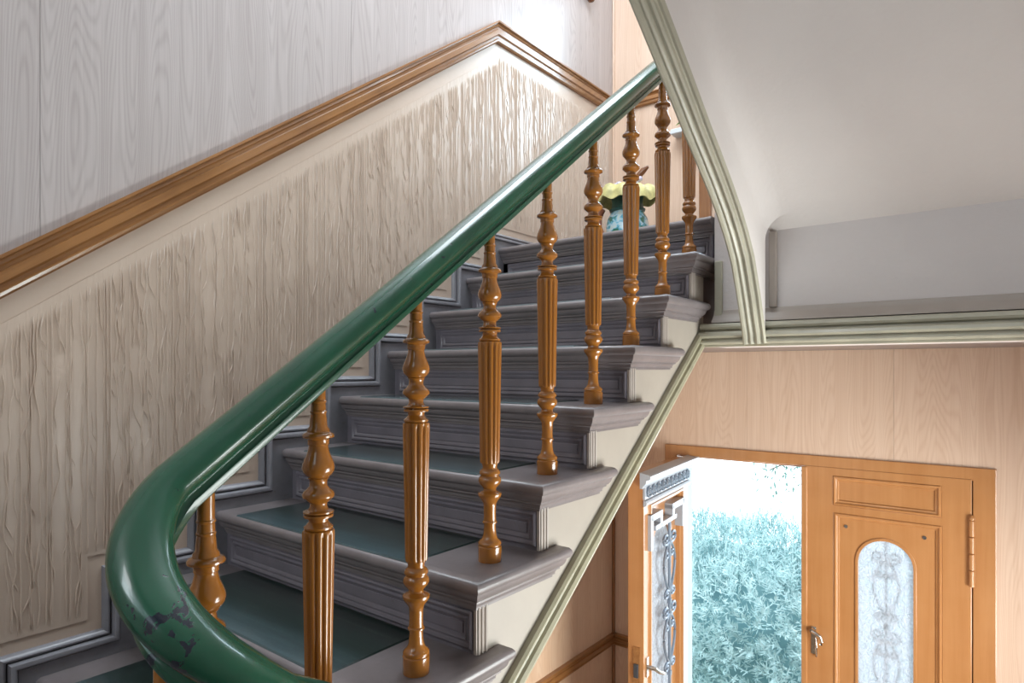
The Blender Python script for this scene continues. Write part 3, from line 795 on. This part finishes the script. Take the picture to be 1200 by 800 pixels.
hm.tube([TL(.70, H-1.53, 0), TL(.70, H-1.53, -.045), TL(.66, H-1.56, -.05), TL(.58, H-1.60, -.05)], [.011, .011, .010, .009], 10)
hm.build('door_handle', 'chrome', d2, smooth=50)
MB().prism([rect(.02, .058, H-1.68, H-1.42)], 0, .003, lambda a_, b_, d: TL(.7455+d, b_, a_)).build('lock_plate', 'brown_rail', d2)
MB().prism([rect(.026, .050, H-1.575, H-1.505)], 0, .012, lambda a_, b_, d: TL(.748+d, b_, a_)).build('latch', 'dark_iron', d2, bevel=.003, label='black lock latch')
MB().box(0, .012, 0, .012, 0, 2.0).build('edge_groove', 'door', d2) if False else None

# ================================================================ THINGS ON THE LANDING
jx, jy = -1.64, 3.10
jar = thing('hat_vase', (jx, jy, LAND), 'blue flowered pot wearing a frilled yellow brim and dark green band, on the landing', 'vase')
MB().lathe([(.055, 0), (.075, .006), (.098, .05), (.112, .11), (.115, .155), (.108, .195), (.092, .225), (.080, .237), (.070, .237), (.06, .20)], 32, (jx, jy, LAND)).build('body', 'pot', jar, smooth=50)
MB().lathe([(.078, .228), (.094, .236), (.097, .245), (.086, .252), (.082, .285), (.088, .318), (.074, .325), (.07, .25)], 32, (jx, jy, LAND)).build('band', 'ribbon', jar, smooth=50, label='dark green ribbon band')
rows = []
for r, z in ((.060, .345), (.085, .362), (.115, .366), (.140, .352), (.156, .322), (.162, .285), (.155, .284), (.149, .318), (.133, .343), (.110, .352), (.085, .345), (.062, .318)):
    rows.append([(jx+(r+.006*math.sin(9*t)*(r/.16)**2)*math.cos(t), jy+(r+.006*math.sin(9*t)*(r/.16)**2)*math.sin(t), LAND+z+.010*math.sin(9*t+.6)*(r/.16)**2+.012*math.sin(2*t)*(r/.16)) for t in [2*math.pi*i/72 for i in range(72)]])
MB().grid(rows, closed_u=True, closed_v=True).build('brim', 'straw', jar, smooth=60, label='frilled yellow brim')
MB().tube([(jx+.02, jy, LAND+.34), (jx+.055, jy-.01, LAND+.40), (jx+.10, jy-.01, LAND+.44), (jx+.128, jy-.01, LAND+.455)], [.010, .017, .017, .007], 10).build('feather', 'wood_dark', jar, smooth=60, label='dark red brown feather')
for dx, dz in ((.068, .385), (.085, .395), (-.055, .385), (-.04, .39)):
    MB().lathe([(.002, -.014), (.011, -.010), (.015, 0), (.011, .010), (.002, .014)], 10, (jx+dx, jy-.02, LAND+dz)).build('blossom', 'blossom', jar, smooth=60)
MB().tube([(jx-.125, jy-.04, LAND+.26), (jx-.148, jy-.05, LAND+.22), (jx-.14, jy-.06, LAND+.16), (jx-.105, jy-.07, LAND+.10)], [.013, .020, .016, .012], 10).build('arm', 'terracotta', jar, smooth=60, label='brown arm at the side of the pot')

# window plant
px, py, pz = -1.52, YF-.03, WZ0
struct(MB().box(WX0-.03, WX1+.03, YF-.09, YF+.06, WZ0-.03, WZ0).build('trim_10', 'white', bevel=.004), 'white sill of the landing window', 'sill')
pl = thing('potted_plant', (px, py, pz), 'small green leafy plant on the landing window sill, peeping out behind a baluster', 'plant')
MB().lathe([(.034, 0), (.045, .07), (.049, .07), (.049, .085), (.040, .085), (.036, .05)], 20, (px, py, pz)).build('pot', 'terracotta', pl, smooth=40)
def leaf_mesh(m, base, d, L, w):
    d = Vector(d).normalized(); s = d.cross(Vector((0, 0, 1)))
    if s.length < .05: s = Vector((1, 0, 0))
    s.normalize(); nn = s.cross(d); b = Vector(base); rows = []
    for t, ww, dr in ((0, .1, 0), (.25, .8, -.0), (.5, 1, -.03), (.75, .7, -.10), (1, .05, -.2)):
        c = b+d*L*t+Vector((0, 0, dr*L)); rows.append([c-s*w*ww, c-nn*w*.15*ww, c+s*w*ww])
    m.grid(rows)
for i in range(16):
    a = R.uniform(0, 6.28); m = MB(); leaf_mesh(m, (px, py, pz+.08), (math.cos(a)*R.uniform(.6, 1), math.sin(a)*.35-.15, R.uniform(-.35, .9)), R.uniform(.07, .13), .016)
    m.build('leaf', 'leaf', pl, smooth=80)
# ornament hung high on the left wall by the corner
orn = thing('wall_ornament', (XW+.03, 3.38, H+2.255), 'dark red wood ornament high on the left wall, only its rounded foot in view', 'ornament')
MB().lathe([(.002, H+2.255), (.018, H+2.260), (.026, H+2.275), (.024, H+2.295), (.016, H+2.31), (.022, H+2.325), (.022, H+2.335)], 20, (XW+.034, 3.38, 0)).build('finial', 'wood_dark', orn, smooth=50)
MB().box(XW, XW+.05, 3.33, 3.43, H+2.335, H+2.62).build('board', 'wood_dark', orn, bevel=.006)

# ================================================================ OUTSIDE
struct(MB().box(-9, 7, YF+.42, 9.9, -.6, -.22).build('floor', 'ground'), 'garden ground outside the entrance', 'ground')
struct(MB().box(DX0-.5, DX1+.5, YF+.42, YF+1.0, -.22, -.03).build('floor', 'plaster'), 'pale stone doorstep outside the entrance', 'doorstep')
bush = thing('juniper_bush', (-2.0, 6.9, -.22), 'wide blue green juniper bush outside the open door', 'bush')
R2 = random.Random(3)
m = MB(); vs = []; fs = []
bc = Vector((-2.0, 6.9, -.22)); br = Vector((2.6, 1.55, 1.22))
def hmap(x, y):                                   # lumpy crown surface
    return 1+.10*math.sin(3.1*x+1.3*y)+.07*math.sin(5.3*y-2.2*x+1)+.05*math.sin(9*x+4*y)
tries = 0; cnt = 0
while cnt < 8000 and tries < 90000:
    tries += 1
    th = R2.uniform(0, 6.2832); cz = R2.uniform(.02, 1); sr = math.sqrt(1-cz*cz)
    nrm = Vector((sr*math.cos(th), sr*math.sin(th), cz))
    if nrm.y > .45 and R2.random() < .85: continue
    k = R2.uniform(.80, 1.0)*hmap(nrm.x*2, nrm.z*2)
    p = Vector((bc.x+br.x*nrm.x*k, bc.y+br.y*nrm.y*k, bc.z+br.z*nrm.z*k))
    outd = Vector((nrm.x/br.x, nrm.y/br.y, nrm.z/br.z)).normalized()
    ax = (outd*.7+Vector((R2.uniform(-1, 1), R2.uniform(-.7, .3), R2.uniform(-.1, .8)))*.75).normalized()
    L = R2.uniform(.10, .20)
    s1 = ax.cross(Vector((0, 0, 1))); s1 = (s1 if s1.length > .1 else Vector((1, 0, 0))).normalized(); s2 = s1.cross(ax)
    for j in range(9):
        t = .1+.85*j/9; a = R2.uniform(0, 6.28)
        b = p+ax*L*t; dirn = (ax*.8+(s1*math.cos(a)+s2*math.sin(a))*.8).normalized()
        l = L*(.55-.30*t)*R2.uniform(.8, 1.3); w = .0052
        sd = dirn.cross(outd); sd = (sd if sd.length > .05 else s1).normalized()*w
        i0 = len(vs); vs += [tuple(b-sd*.5), tuple(b+dirn*l*.6-sd), tuple(b+dirn*l), tuple(b+dirn*l*.6+sd), tuple(b+sd*.5)]
        fs += [(i0, i0+1, i0+2, i0+3, i0+4)]
    cnt += 1
me = bpy.data.meshes.new('foliage'); me.from_pydata(vs, [], fs); me.materials.append(M['juniper'])
fo = bpy.data.objects.new('foliage', me); COL.objects.link(fo); fo.parent = bush; fo.location = -Vector(bush.location); fo['kind'] = 'stuff'
core = MB(); rows = []
for i in range(10):
    ph = math.pi/2*i/9; rows.append([(bc.x+br.x*.80*math.cos(ph)*math.cos(t)*hmap(math.cos(t)*2*math.cos(ph), math.sin(ph)*2), bc.y+br.y*.80*math.cos(ph)*math.sin(t), bc.z+br.z*.80*math.sin(ph)*hmap(math.cos(t)*2*math.cos(ph), math.sin(ph)*2)) for t in [2*math.pi*j/40 for j in range(40)]])
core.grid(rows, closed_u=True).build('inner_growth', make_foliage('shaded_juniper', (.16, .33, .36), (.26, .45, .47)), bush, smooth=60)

tree = thing('tree', (.6, 9.5, -.22), 'tree whose leafy twig hangs against the white sky above the juniper', 'tree')
MB().tube([(.6, 9.5, -.22), (.55, 9.5, 1.2), (.6, 9.45, 2.6), (.5, 9.4, 4.2)], [.14, .12, .10, .05], 12).build('trunk', 'bark', tree, smooth=60)
bp = [(.58, 9.47, 1.9), (-.6, 9.3, 2.15), (-1.8, 9.2, 1.75), (-2.65, 9.15, 1.30)]
MB().tube(bp, [.045, .03, .02, .008], 8).build('branch', 'bark', tree, smooth=60)
R3 = random.Random(5)
vs = []; fs = []
for i in range(620):
    t = R3.uniform(.45, 1)*3; j = min(2, int(t)); f_ = t-j
    c = Vector(bp[j]).lerp(Vector(bp[j+1]), f_)+Vector((R3.gauss(0, .16), R3.gauss(0, .15), R3.gauss(-.08, .17)))
    m_ = MB(); leaf_mesh(m_, c, (R3.uniform(-1, 1), R3.uniform(-1, 1), R3.uniform(-1, .4)), R3.uniform(.05, .09), .016)
    k0 = len(vs); vs += m_.v; fs += [tuple(q+k0 for q in fc) for fc in m_.f]
me = bpy.data.meshes.new('leaves'); me.from_pydata([tuple(v) for v in vs], [], fs); me.materials.append(M['tree_leaf'])
fo = bpy.data.objects.new('leaves', me); COL.objects.link(fo); fo.parent = tree; fo.location = -Vector(tree.location); fo['kind'] = 'stuff'
